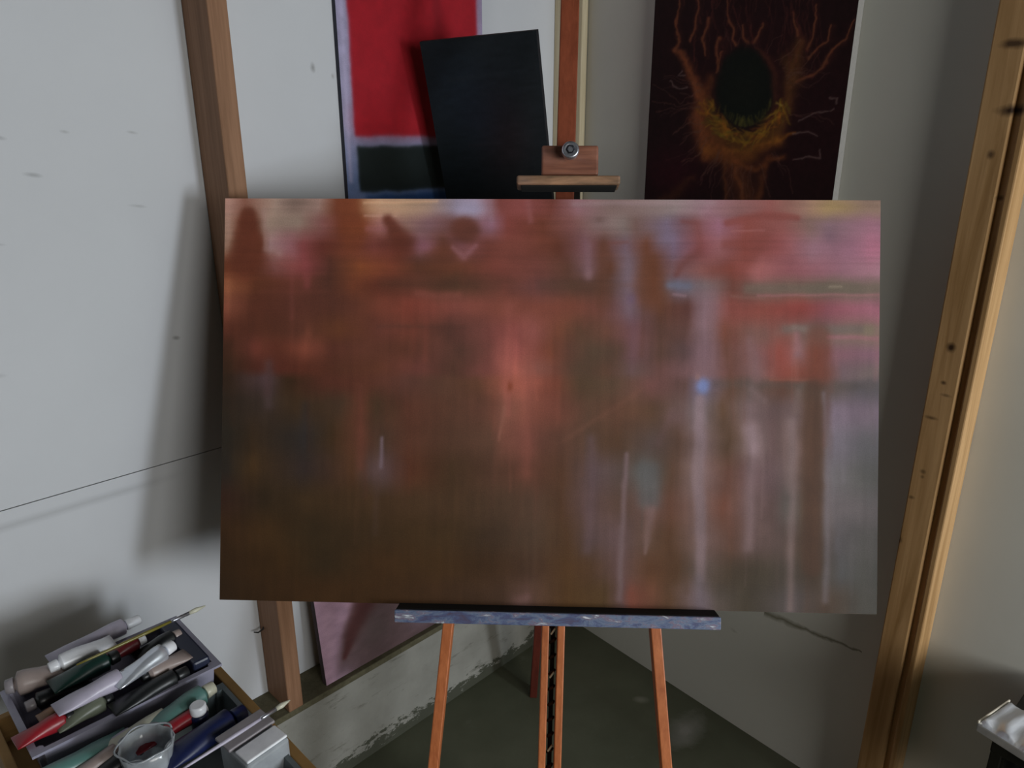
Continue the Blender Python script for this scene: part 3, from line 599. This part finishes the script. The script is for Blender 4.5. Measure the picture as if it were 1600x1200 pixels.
# ------------------------------------------------------------------ tree painting on the right wall
TS0, TS1, TZ0, TZ1 = .243, .749, 1.26, 2.20
TPL = C+nr*.025
def tree_art(U, V, co, M4):
    s = TS0+U*(TS1-TS0); z = TZ0+V*(TZ1-TZ0)
    P3 = C[None, None]-dr*s[..., None]+nr*.025+UP*z[..., None]
    X, Y = proj(P3); sh = X.shape
    wx = vnoise(sh, 16, 30, 51, 4)*7; wy = vnoise(sh, 16, 30, 52, 4)*7
    P = Paint(X, Y, (27, 12, 13)); r = np.random.default_rng(8)
    P.blob(1190, 120, 150, 170, (38, 14, 18), .8); P.blob(1050, 270, 50, 40, (46, 12, 20), .9); P.blob(1290, 200, 80, 100, (34, 12, 16), .6)
    P.X = X+wx; P.Y = Y+wy
    # egg of brown growth around the hollow
    def br(pts, w, colr, a=.8, p=2.): P.line(pts, w, colr, a, p)
    O1 = (136, 76, 44); O2 = (108, 60, 32); O3 = (134, 80, 30); O4 = (140, 98, 34)
    br([(1055, 80), (1072, 95), (1085, 125), (1095, 150), (1092, 190), (1105, 235)], [4, 7, 8, 10, 13, 14], O1, .75)
    br([(1090, 150), (1083, 130)], [6, 3], O1, .6); br([(1110, 120), (1100, 170), (1108, 225)], [8, 12, 14], O2, .6)
    br([(1180, 78), (1203, 95), (1212, 130), (1205, 180), (1190, 215)], [3, 6, 7, 8, 10], (84, 44, 30), .6)
    br([(1250, 65), (1240, 110), (1232, 150), (1228, 185), (1215, 215)], [9, 14, 10, 9, 10], (96, 60, 30), .75)
    br([(1225, 90), (1245, 130)], [8, 10], (84, 54, 28), .5)
    br([(1105, 235), (1140, 242), (1175, 240), (1215, 220)], [12, 13, 12, 10], O3, .6)
    br([(1130, 235), (1170, 232), (1205, 222), (1245, 205)], [4, 6, 5, 2], (156, 96, 34), .55)
    br([(1112, 215), (1150, 262), (1165, 300), (1170, 420)], [14, 22, 22, 26], O2, .55)
    br([(1150, 250), (1180, 265), (1200, 250), (1225, 245)], [6, 7, 6, 4], (120, 66, 32), .6)
    br([(1130, 255), (1135, 310), (1120, 400)], [4, 5, 8], (110, 62, 32), .5); br([(1195, 262), (1185, 310), (1195, 400)], [5, 5, 8], (108, 60, 30), .5)
    br([(1150, 260), (1158, 310), (1150, 420)], [3, 4, 5], (118, 66, 36), .5)
    br([(1080, 280), (1060, 300), (1030, 312)], [6, 8, 6], (78, 46, 26), .5)
    # upper branches
    T = (128, 76, 48)
    for pts in ([(1065, -20), (1057, 20), (1061, 65), (1054, 80)], [(1090, -20), (1091, 30), (1086, 50), (1078, 66)], [(1134, -15), (1136, 20), (1143, 45), (1141, 60), (1152, 70)],
                [(1190, 35), (1184, 55), (1178, 68)], [(1240, 20), (1246, 55)], [(1337, 28), (1322, 60), (1300, 80), (1290, 100), (1275, 115), (1245, 130)], [(1300, 40), (1296, 65), (1275, 80), (1262, 92)],
                [(1160, 40), (1163, 60), (1170, 70)], [(1275, 10), (1268, 50), (1262, 75)], [(1130, 80), (1120, 110), (1125, 60)], [(1103, 90), (1098, 60), (1110, 30)]):
        br(pts, [1.4+1.3*i/(len(pts)-1) for i in range(len(pts))], T, .75)
        br([(x+2, y) for x, y in pts], 5, (74, 36, 26), .3)
    for _ in range(90):    # hair-fine upward threads
        x = r.uniform(1075, 1290); y = r.uniform(-60, 100); l_ = r.uniform(25, 70); b_ = r.uniform(-14, 14)
        br([(x, y), (x+b_*.5, y+l_*.5), (x+b_, y+l_)], 1.1, (84, 40, 34), r.uniform(.15, .45))
    for _ in range(60):    # threads wandering outwards
        a = r.uniform(0, 6.28); x = 1165+72*math.cos(a); y = 165+92*math.sin(a); d = r.uniform(25, 75); k = r.uniform(-.7, .7)
        br([(x, y), (x+d*.5*math.cos(a+k), y+d*.5*math.sin(a+k)), (x+d*math.cos(a), y+d*math.sin(a)+8)], 1.0, (92, 62, 52), r.uniform(.15, .5))
    for pts in ([(1240, 208), (1262, 203), (1275, 212)], [(1066, 110), (1060, 118), (1072, 118)], [(1045, 130), (1060, 140), (1072, 138)], [(1248, 185), (1280, 176), (1300, 170)], [(1294, 150), (1306, 152), (1304, 162)], [(1240, 250), (1282, 248), (1280, 235)]):
        br(pts, 1.5, (110, 92, 88), .6)
    br([(1112, 190), (1130, 215), (1165, 226), (1200, 214), (1218, 188)], [9, 12, 13, 12, 9], (96, 62, 26), .7)
    # golden straw at the foot of the egg
    for _ in range(150):
        a = r.uniform(.15, 2.75); R_ = r.uniform(.93, 1.25); x = 1165+54*R_*math.cos(a); y = 141+68*R_*math.sin(a); d = r.uniform(8, 28); k = a+math.pi/2+r.uniform(-.9, .9)
        cc = [(150, 108, 30), (120, 92, 28), (150, 84, 30), (92, 80, 30)][r.integers(4)]
        br([(x, y), (x+d*math.cos(k), y+d*math.sin(k))], r.uniform(1, 2.6), cc, r.uniform(.15, .55))
    br([(1212, 160), (1222, 163)], 2, (150, 130, 60), .6); br([(1188, 188), (1210, 178), (1218, 172)], 2.2, (150, 110, 34), .6)
    P.X = X+wx*.4; P.Y = Y+wy*.4
    # the dark egg itself: narrower at the top
    ey = (Y-137)/64; wdt = 45*(1+.10*np.clip(ey, -1, 1)); d = np.sqrt(((X-1163+wx*.4)/wdt)**2+(ey+wy*.006)**2)
    P.lay(1/(1+np.exp((d-.97)*22)), (15, 20, 16), 1.); P.blob(1165, 140, 26, 32, (22, 25, 19), .6)
    for _ in range(40):
        a = r.uniform(.4, 2.4); x = 1164+44*math.cos(a); y = 137+60*math.sin(a); br([(x, y), (x+r.uniform(-6, 6), y-r.uniform(6, 16))], 1.4, (76, 72, 30), r.uniform(.1, .5))
    P.c *= (1+.14*vnoise(sh, 60, 110, 53, 3))[..., None]
    return s2l(np.clip(P.c, 0, 255))*1.75
m4 = frame(Rr((TS0+TS1)/2, .025, TZ0), -dr, -nr, UP)
root = empty('painting', m4); tag(root, 'dark painting of orange roots around a black egg on the right wall', 'painting')
canvas_body(root, TS1-TS0, TZ1-TZ0, .0245, None, ('tree', m4, TS1-TS0, TZ1-TZ0, .02, 260, 480, tree_art, M['art_matte'], root, None), M['canvas_edge'])
# ------------------------------------------------------------------ pink painting standing on the sill
def pink_art(U, V, co, M4):
    Xp = U*.62; Zp = V*.62; sh = U.shape
    P = Paint(Xp, Zp, (152, 122, 138)); w = vnoise(sh, 10, 10, 61, 4)*.01; P.X = Xp+w
    P.lay(1/(1+np.exp(-(Xp+w*.5-(.024+.26*Zp+1.1*Zp**2))/.007)), (80, 62, 63), 1.)
    P.line([(.22, .30), (.155, .19), (.090, .10), (.060, .05)], [.050, .042, .022, .008], (62, 30, 28), .9, 2.5)
    P.blob(.16, .08, .05, .05, (74, 62, 60), .6); P.blob(.33, .05, .05, .03, (124, 108, 124), .8); P.blob(.04, .0, .04, .025, (132, 108, 124), .7); P.blob(.27, .24, .06, .06, (116, 90, 98), .5)
    P.line([(.02, .6), (.025, .3), (.02, 0)], .018, (166, 134, 150), .6); P.rect(0, .62, .28, .7, (120, 84, 88), .6, .04)
    P.c *= (1+.10*vnoise(sh, 20, 40, 62, 4))[..., None]
    return s2l(np.clip(P.c, 0, 255))*1.5
tilt = math.atan2(.062, .62)
yv = -nl*math.cos(tilt)-UP*math.sin(tilt); zv = UP*math.cos(tilt)-nl*math.sin(tilt)
m4 = frame(L(-.948, .089, .2865), dl, yv, zv)
root = empty('painting', m4); tag(root, 'mauve pink painting with a dark red curve leaning on the sill', 'painting')
canvas_body(root, .62, .62, .018, None, ('pink', m4, .62, .62, .018, 200, 200, pink_art, M['art_matte'], root, None, 0., .0), simple('mauve edge', lin(90, 78, 82), .8), 0., .0)
# hook in the left wall
bm = bmesh.new(); q = onpl(406, 974, L(0, 0, 0), nl); qs = float(np.dot(q-C, dl)); qz = float(q[2])
bm_tube(bm, [L(qs+.010, .0, qz+.012), L(qs+.006, .014, qz+.006), L(qs-.004, .022, qz-.003), L(qs-.016, .022, qz-.006), L(qs-.024, .016, qz-.004)], [.0016, .0018, .002, .0018, .0012], 8)
tag(done('wall_hook', bm, M['wire']), 'small dark bent hook in the left wall beside the stud', 'hook')
# ------------------------------------------------------------------ crate of paints on a stand
def plastic(name, rgb, rough=.3, alpha=None, tr=0., var=.1):
    k = {}
    if tr: k['Transmission_Weight'] = tr
    return simple(name, rgb, rough, 0, var=var, scale=25, bump=.05, spec=.5, **k)
ZT = .650
CS, CO = -1.450, .455
m4 = frame(L(CS, CO, 0), dl, -nl, UP)
root = empty('side_table', m4); tag(root, 'wooden stand under the crate of paint tubes at lower left', 'table')
bm = bmesh.new(); bm_box(bm, -.150, .138, -.25, .22, ZT-.022, ZT-.0005, .003); done('table_top', bm, M['crate'], root)
for sx in (-.13, .12):
    for sy in (-.235, .20):
        bm = bmesh.new(); bm_bar(bm, (sx, sy, 0), (sx, sy, ZT-.022), .03, .03, (1, 0, 0), .003); done('leg', bm, M['crate'], root)
m4 = frame(L(CS, CO, ZT), dl, -nl, UP)
root = empty('wooden_crate', m4); tag(root, 'open brown wooden crate with plastic bins of paint at lower left', 'crate')
cx0, cx1, cy0, cy1, ch = -.168, .155, -.275, .235, .055
bm = bmesh.new(); bm_box(bm, cx0, cx1, cy0, cy1, 0, .008); done('crate_base', bm, M['crate'], root)
for r_ in ((cx0, cx0+.014, cy0, cy1), (cx1-.016, cx1, cy0, cy1), (cx0+.014, cx1-.016, cy0, cy0+.014), (cx0+.014, cx1-.016, cy1-.014, cy1)):
    bm = bmesh.new(); bm_box(bm, r_[0], r_[1], r_[2], r_[3], .008, ch, .002); done('crate_side', bm, M['crate'], root)
M['bin'] = plastic('lavender grey plastic', lin(150, 148, 166), .35); M['bin2'] = plastic('clouded grey teal plastic', lin(112, 122, 124), .3, tr=.25)
M['navyplastic'] = plastic('navy plastic', lin(34, 40, 62), .4)
def make_bin(name, x0, x1, y0, y1, z0, z1, mat, label, rim=.006, endmat=None):
    cx, cy = (x0+x1)/2, (y0+y1)/2
    root = empty(name, frame(L(CS+cx, CO-cy, ZT+z0), dl, -nl, UP)); tag(root, label, 'bin')
    w, d, h = (x1-x0)/2, (y1-y0)/2, z1-z0; bm = bmesh.new()
    def ring(a, b, z): return [bm.verts.new((sx*a, sy*b, z)) for sx, sy in ((-1, -1), (1, -1), (1, 1), (-1, 1))]
    tp = .92; th = .0025
    R = [ring(w*tp, d*tp, 0), ring(w, d, h-.004), ring(w+rim, d+rim, h-.004), ring(w+rim, d+rim, h), ring(w-th, d-th, h), ring(w*tp-th, d*tp-th, th)]
    for a, b in zip(R, R[1:]):
        for i in range(4): bm.faces.new((a[i], a[(i+1) % 4], b[(i+1) % 4], b[i]))
    bm.faces.new(R[0]); bm.faces.new(R[-1])
    bmesh.ops.bevel(bm, geom=[e for e in bm.edges if abs(e.verts[0].co.z-e.verts[1].co.z) > h*.5], offset=.008, segments=3, affect='EDGES')
    done('bin_body', bm, mat, root)
    if endmat:
        bm = bmesh.new(); bm_box(bm, w-.032, w-.004, -d*.88, d*.80, .012, h+.012, .004); done('end_grip', bm, endmat, root)
    return root
make_bin('plastic_bin', -.135, .127, .036, .208, .0085, .108, M['bin'], 'rear lavender grey plastic bin packed with paint tubes near the wall', .007, M['navyplastic'])
make_bin('plastic_bin', -.137, .125, -.245, .022, .0085, .074, M['bin2'], 'front clouded plastic bin in the crate full of tubes and a jar', .005)
tube_mats = {}
def tmat(key, rgb, rough=.35, metal=0.):
    if key not in tube_mats: tube_mats[key] = simple(key+' tube skin', rgb, rough, metal, var=.12, scale=30, bump=.15, spec=.5)
    return tube_mats[key]
WHT = lin(236, 238, 244)
def px_on(x, y, z): return onz(x, y, z)
def paint_tube(px, py, z, length, r, mat, capmat, label, ang=0., pitch=0., flip=False, name='paint_tube', band=None):
    P = px_on(px, py, z)
    d = dl*math.cos(ang)+(-nl)*math.sin(ang); d = d*math.cos(pitch)+UP*math.sin(pitch)
    if flip: d = -d
    d = d/np.linalg.norm(d); side = np.cross(UP, d); side /= np.linalg.norm(side); up = np.cross(d, side)
    root = empty(name, frame(P-d*length/2-UP*0, side, up, d)); tag(root, label, 'tube', 'paint tubes heaped in the bins')
    bm = bmesh.new(); n = 20; rings = []
    body = length*.80
    for k in range(9):
        f = k/8; zz = f*body; rr = r*(.98+.04*math.sin(f*9+px)); a = rr*(1.25-.25*min(1, f*1.6)); b = rr*(.10+.90*min(1, (f*1.25))**.7)
        rings.append([bm.verts.new((a*math.cos(2*math.pi*i/n)*(1+.03*math.sin(3*i+k)), b*math.sin(2*math.pi*i/n), zz)) for i in range(n)])
    for (rr, zz) in ((r*.95, body+.001), (r*.48, body+r*.25), (r*.42, body+r*.45)):
        rings.append([bm.verts.new((rr*math.cos(2*math.pi*i/n), rr*math.sin(2*math.pi*i/n), zz)) for i in range(n)])
    for a_, b_ in zip(rings, rings[1:]):
        for i in range(n): f_ = bm.faces.new((a_[i], a_[(i+1) % n], b_[(i+1) % n], b_[i])); f_.smooth = True
    bm.faces.new(rings[0]); bm.faces.new(rings[-1])
    done('tube_body', bm, mat, root)
    bm = bmesh.new(); z0 = body+r*.35; c1 = length-z0
    prof = [(r*.62, z0), (r*.66, z0+c1*.1), (r*.60, z0+c1*.92), (r*.5, z0+c1)]; lathe(bm, prof, 16)
    done('tube_cap', bm, capmat, root)
    if band is not None:
        bm = bmesh.new(); lathe(bm, [(r*1.035, body*.70), (r*1.045, body*.72), (r*1.045, body*.93), (r*1.02, body*.95)], 20, False); done('colour_band', bm, band, root)
    return root
blk = tmat('black', lin(30, 32, 34)); wht = tmat('white', WHT, .25); gre = tmat('dark green', lin(22, 52, 46)); red = tmat('red', lin(150, 34, 44)); sil = tmat('silver', lin(215, 220, 230), .2, .6)
nav = tmat('navy', lin(22, 32, 74), .4); lav = tmat('lavender', lin(186, 180, 198)); teal = tmat('pale teal', lin(92, 132, 126)); cre = tmat('cream', lin(200, 198, 178)); amb = tmat('amber', lin(128, 84, 40)); gry = tmat('grey', lin(148, 142, 146)); ggr = tmat('grey green', lin(110, 116, 100))
pnk = tmat('pinkish grey', lin(160, 145, 140)); drd = tmat('dark red', lin(96, 26, 32))
zr, zf = .776, .735
T_ = [  # px, py, z, length, radius, mat, cap, angle, pitch, flip, label
 (150, 998, zr, .16, .016, lav, wht, .05, 0, 0, 'lavender paint tube along the back rim of the rear bin'),
 (128, 1022, zr+.010, .105, .017, wht, wht, .0, .02, 1, 'bright white paint tube on top at the back left of the rear bin'),
 (62, 1058, zr-.004, .10, .021, pnk, gry, -.25, 0, 1, 'pinkish grey fat tube at the left end of the rear bin'),
 (134, 1048, zr+.004, .11, .019, gre, blk, .05, 0, 0, 'dark green paint tube left of the middle of the rear bin'),
 (190, 1016, zr+.006, .085, .014, drd, wht, .05, .05, 0, 'dark red paint tube near the back of the rear bin'),
 (226, 1038, zr+.010, .115, .017, sil, wht, .22, .05, 0, 'shiny silver white paint tube in the middle of the rear bin'),
 (150, 1078, zr+.006, .125, .017, lav, gry, .06, 0, 0, 'pale grey white tube at the front middle of the rear bin'),
 (246, 1008, zr-.008, .09, .015, blk, pnk, .12, 0, 0, 'black tube with a pinkish cap behind the silver tube'),
 (258, 1040, zr-.006, .085, .015, pnk, blk, .10, 0, 1, 'beige grey tube at the right of the rear bin'),
 (236, 1078, zr-.016, .13, .017, blk, blk, .05, 0, 0, 'black tube lying along the front rim of the rear bin'),
 (92, 1110, zr-.010, .06, .014, amb, blk, .05, 0, 0, 'small amber brown tube at the front left of the rear bin'),
 (132, 1112, zr-.016, .09, .016, ggr, blk, .10, 0, 0, 'grey green tube at the front left of the rear bin'),
 (70, 1138, zr-.012, .085, .015, red, blk, .05, 0, 0, 'bright red tube by the left front corner of the rear bin'),
 (92, 1082, zr-.018, .10, .016, blk, gry, .0, 0, 1, 'black tube under the pinkish tube at left'),
 (284, 1106, zf+.014, .12, .019, teal, cre, .12, .05, 0, 'pale teal paint tube right behind the red striped tube'),
 (222, 1138, zf+.008, .12, .014, cre, lav, .10, 0, 0, 'cream tube left of the pale teal tube'),
 (268, 1138, zf+.010, .12, .013, red, wht, .04, .04, 0, 'red tube with white cap in the front bin'),
 (318, 1152, zf+.006, .15, .022, nav, nav, .10, 0, 0, 'large navy blue tube across the front bin'),
 (118, 1192, zf+.004, .16, .018, teal, gry, .05, 0, 1, 'grey teal tube at the left of the front bin'),
 (176, 1162, zf+.004, .09, .010, lav, wht, .12, .03, 0, 'slim lavender tube just in front of the rear bin'),
 (190, 1186, zf-.004, .12, .018, blk, pnk, .05, 0, 0, 'black tube left of the crumpled clear cup'),
 (150, 1192, zf+.004, .10, .012, pnk, pnk, .15, 0, 0, 'slim beige tube at the left front of the front bin'),
 (222, 1150, zf-.004, .13, .018, blk, blk, .08, 0, 0, 'black tube between the red and navy tubes'),
]
for (px, py, z, ln, r_, mt, cp, an, pi_, fl, lb) in T_: paint_tube(px, py, z, ln*.92, r_*.9, mt, cp, lb, an, pi_, bool(fl))
# brushes
def brush(px, py, z, ln, mat, label, ang, pitch=0):
    P = px_on(px, py, z); d = dl*math.cos(ang)-nl*math.sin(ang); d = d*math.cos(pitch)+UP*math.sin(pitch); side = np.cross(UP, d); side /= np.linalg.norm(side); up = np.cross(d, side)
    root = empty('paint_brush', frame(P-d*ln/2, side, up, d)); tag(root, label, 'brush')
    bm = bmesh.new(); lathe(bm, [(.0013, 0), (.002, ln*.1), (.003, ln*.5), (.0023, ln*.72)], 12); done('handle', bm, mat, root)
    bm = bmesh.new(); lathe(bm, [(.0025, ln*.71), (.003, ln*.74), (.0032, ln*.86)], 12); done('ferrule', bm, M['steel'], root)
    bm = bmesh.new(); lathe(bm, [(.0032, ln*.86), (.0042, ln*.92), (.001, ln)], 12); done('bristles', bm, cre, root)
brush(226, 990, zr+.024, .21, tmat('yellow lacquer', lin(120, 112, 48), .3), 'thin yellow handled brush lying across the rear bin', .04)
brush(372, 1146, zf+.040, .17, lav, 'lavender handled brush sticking out of the front bin to the right', .05, .03)
# crumpled clear cup, white cap jar, clear box
M['clear'] = simple('cloudy clear plastic', lin(200, 206, 212), .18, 0, var=.2, scale=18, bump=.6, spec=.6, Transmission_Weight=.45)
P = px_on(232, 1186, zf+.012); root = empty('plastic_cup', frame(P-UP*.02, dl, -nl, UP)); tag(root, 'crumpled clear plastic cup at the front of the front bin', 'cup')
bm = bmesh.new(); lathe(bm, [(.024, 0), (.030, .006), (.034, .030), (.036, .050), (.0345, .050), (.031, .012), (.0, .008)][:6], 32, False)
for v in bm.verts:
    a = math.atan2(v.co.y, v.co.x); k = 1+.07*math.sin(5*a+v.co.z*60)+.04*math.sin(9*a); v.co.x *= k; v.co.y *= k
bmesh.ops.holes_fill(bm, edges=[e for e in bm.edges if e.is_boundary and e.verts[0].co.z < .001]); cup = done('cup_wall', bm, M['clear'], root)
bm = bmesh.new(); ring = [(.0365*(1+.07*math.sin(5*a))*math.cos(a), .0365*(1+.07*math.sin(5*a))*math.sin(a), .050) for a in [2*math.pi*i/40 for i in range(41)]]; bm_tube(bm, ring, .0015, 6); done('cup_rim', bm, M['clear'], root)
P = px_on(309, 1104, zf+.030); root = empty('paint_jar', frame(P-UP*.045, dl, -nl, UP)); tag(root, 'tiny white capped jar beside the navy tube', 'jar')
bm = bmesh.new(); lathe(bm, [(.011, 0), (.013, .003), (.013, .030), (.010, .034)], 20); done('jar_body', bm, nav, root)
bm = bmesh.new(); lathe(bm, [(.0115, .034), (.012, .036), (.012, .047), (.010, .049)], 20); done('jar_lid', bm, wht, root)
P = px_on(402, 1164, .735); root = empty('plastic_box', frame(P, dl*math.cos(.1)-nl*math.sin(.1), -nl*math.cos(.1)-dl*math.sin(.1), UP)); tag(root, 'small clear grey plastic box at the right corner of the crate', 'box')
bm = bmesh.new(); bm_box(bm, -.040, .030, -.040, .036, -.060, .016, .006, 3); done('box_body', bm, M['clear'], root)
bm = bmesh.new(); bm_box(bm, -.038, .028, -.038, -.006, .0165, .021, .002); done('box_highlight', bm, wht, root, )  # white slab stands in for a bright highlight on the box
bm = bmesh.new(); bm_box(bm, -.043, .033, .0, .039, .0165, .022, .002); done('box_lid', bm, gry, root)
# ------------------------------------------------------------------ black cart with foil tray at lower right
cm = frame(Rr(1.60, .15, 0), -dr, -nr, UP)
root = empty('black_cart', cm); tag(root, 'black metal cart at the lower right under the foil tray', 'cart')
bm = bmesh.new(); bm_box(bm, -.315, .32, -.115, .135, .550, .575, .003); done('cart_top', bm, M['blackiron'], root)
bm = bmesh.new(); bm_box(bm, -.315, .32, -.115, .135, .395, .410, .003); done('cart_shelf', bm, M['blackiron'], root)
bm = bmesh.new(); bm_box(bm, -.300, -.292, -.11, .13, .41, .55); bm_box(bm, -.30, .31, .122, .13, .41, .55); done('side_panel', bm, M['blackiron'], root)
for sx in (-.305, .31):
    for sy in (-.105, .125):
        bm = bmesh.new(); bm_bar(bm, (sx, sy, 0), (sx, sy, .555), .018, .018, (1, 0, 0), .002); done('leg', bm, M['blackiron'], root)
t = NT('wrinkled foil'); v = t.coord(scale=(9, 2.2, 9), rot=(0, 0, .35)); n = t.noise(v, 3.2, 2, .4, .8)
t.col(t.ramp(n, [(.3, lin(226, 230, 240)), (.7, lin(240, 242, 248))])); t.bump(n, .35, .02); M['foil'] = t.set(.30, .45, .6)
A_, B_ = Rr(1.278, .161, .598), Rr(1.259, .263, .598)
ex = (A_-B_); wA = np.linalg.norm(ex); ey_ = ex/wA; exx = np.array([ey_[1], -ey_[0], 0])   # exx points away along the cart
m4 = frame(B_-UP*.0225, exx, ey_, UP)
root = empty('foil_tray', m4); tag(root, 'shiny white foil tray on the black cart at lower right', 'tray')
bm = bmesh.new(); nx, ny = 60, 24
vs = [[None]*(ny+1) for _ in range(nx+1)]
for i in range(nx+1):
    for j in range(ny+1):
        x = i/nx*.34; y = j/ny*wA
        e = min(1, min(x, .34-x, y, wA-y)/.006)
        zz = .0205+.0042*math.sin(x*170+26*y+1.1*math.sin(y*48))*e+.0012*math.sin(x*160-30*y)*e-.004*(1-e)+.002*e
        vs[i][j] = bm.verts.new((x, y, zz))
for i in range(nx):
    for j in range(ny): f_ = bm.faces.new((vs[i][j], vs[i+1][j], vs[i+1][j+1], vs[i][j+1])); f_.smooth = True
done('foil_sheet', bm, M['foil'], root)
bm = bmesh.new(); bm_box(bm, -.001, .341, -.001, wA+.001, .0, .0165, .002); done('tray_base', bm, simple('grey white tray', lin(176, 174, 172), .5), root)
bm = bmesh.new(); bm_bar(bm, (0, -.001, .020), (0, wA+.001, .020), .003, .005, (1, 0, 0), .001); done('tray_rim', bm, simple('pale rim', lin(232, 224, 206), .4), root)
P = onpl(1552, 1196, Rr(1.30, .24, 0), nr)
m4 = frame(Rr(1.325, .235, .4105), -dr, -nr, UP); root = empty('white_jar', m4); tag(root, 'small white jar on the lower shelf of the black cart', 'jar')
bm = bmesh.new(); lathe(bm, [(.020, 0), (.022, .003), (.022, .050), (.018, .056)], 24); done('jar_body', bm, wht, root)
bm = bmesh.new(); lathe(bm, [(.0195, .056), (.0205, .058), (.0205, .070), (.018, .072)], 24); done('jar_lid', bm, gry, root)
# ------------------------------------------------------------------ light: a window far along the right wall, an added soft fill from behind the camera
def area(name, loc, target, sx, sy, energy, colr):
    ld = bpy.data.lights.new(name, 'AREA'); ld.shape = 'RECTANGLE'; ld.size = sx; ld.size_y = sy; ld.energy = energy; ld.color = colr
    lo = bpy.data.objects.new(name, ld); COL.objects.link(lo); lo.location = loc
    lo.rotation_euler = (Vector(target)-Vector(loc)).to_track_quat('-Z', 'Y').to_euler(); return lo
wp = Rr(4.0, .27, 1.27)
area('window_daylight', tuple(wp), (-.4, 1.5, 1.2), .42, .95, 50, (.86, .93, 1.0))
area('fill_light', (1.75, -1.6, 1.65), (.4, 1.7, 1.0), 1.2, 1.2, 33, (1.0, .99, .94))
w = bpy.data.worlds.new('room_light'); S.world = w; w.use_nodes = True
bg = w.node_tree.nodes['Background']; bg.inputs[0].default_value = (.80, .80, .70, 1); bg.inputs[1].default_value = .022
S.view_settings.view_transform = 'Standard'; S.view_settings.look = 'None'; S.view_settings.gamma = 1; S.view_settings.use_curve_mapping = False
S.view_settings.exposure = 0
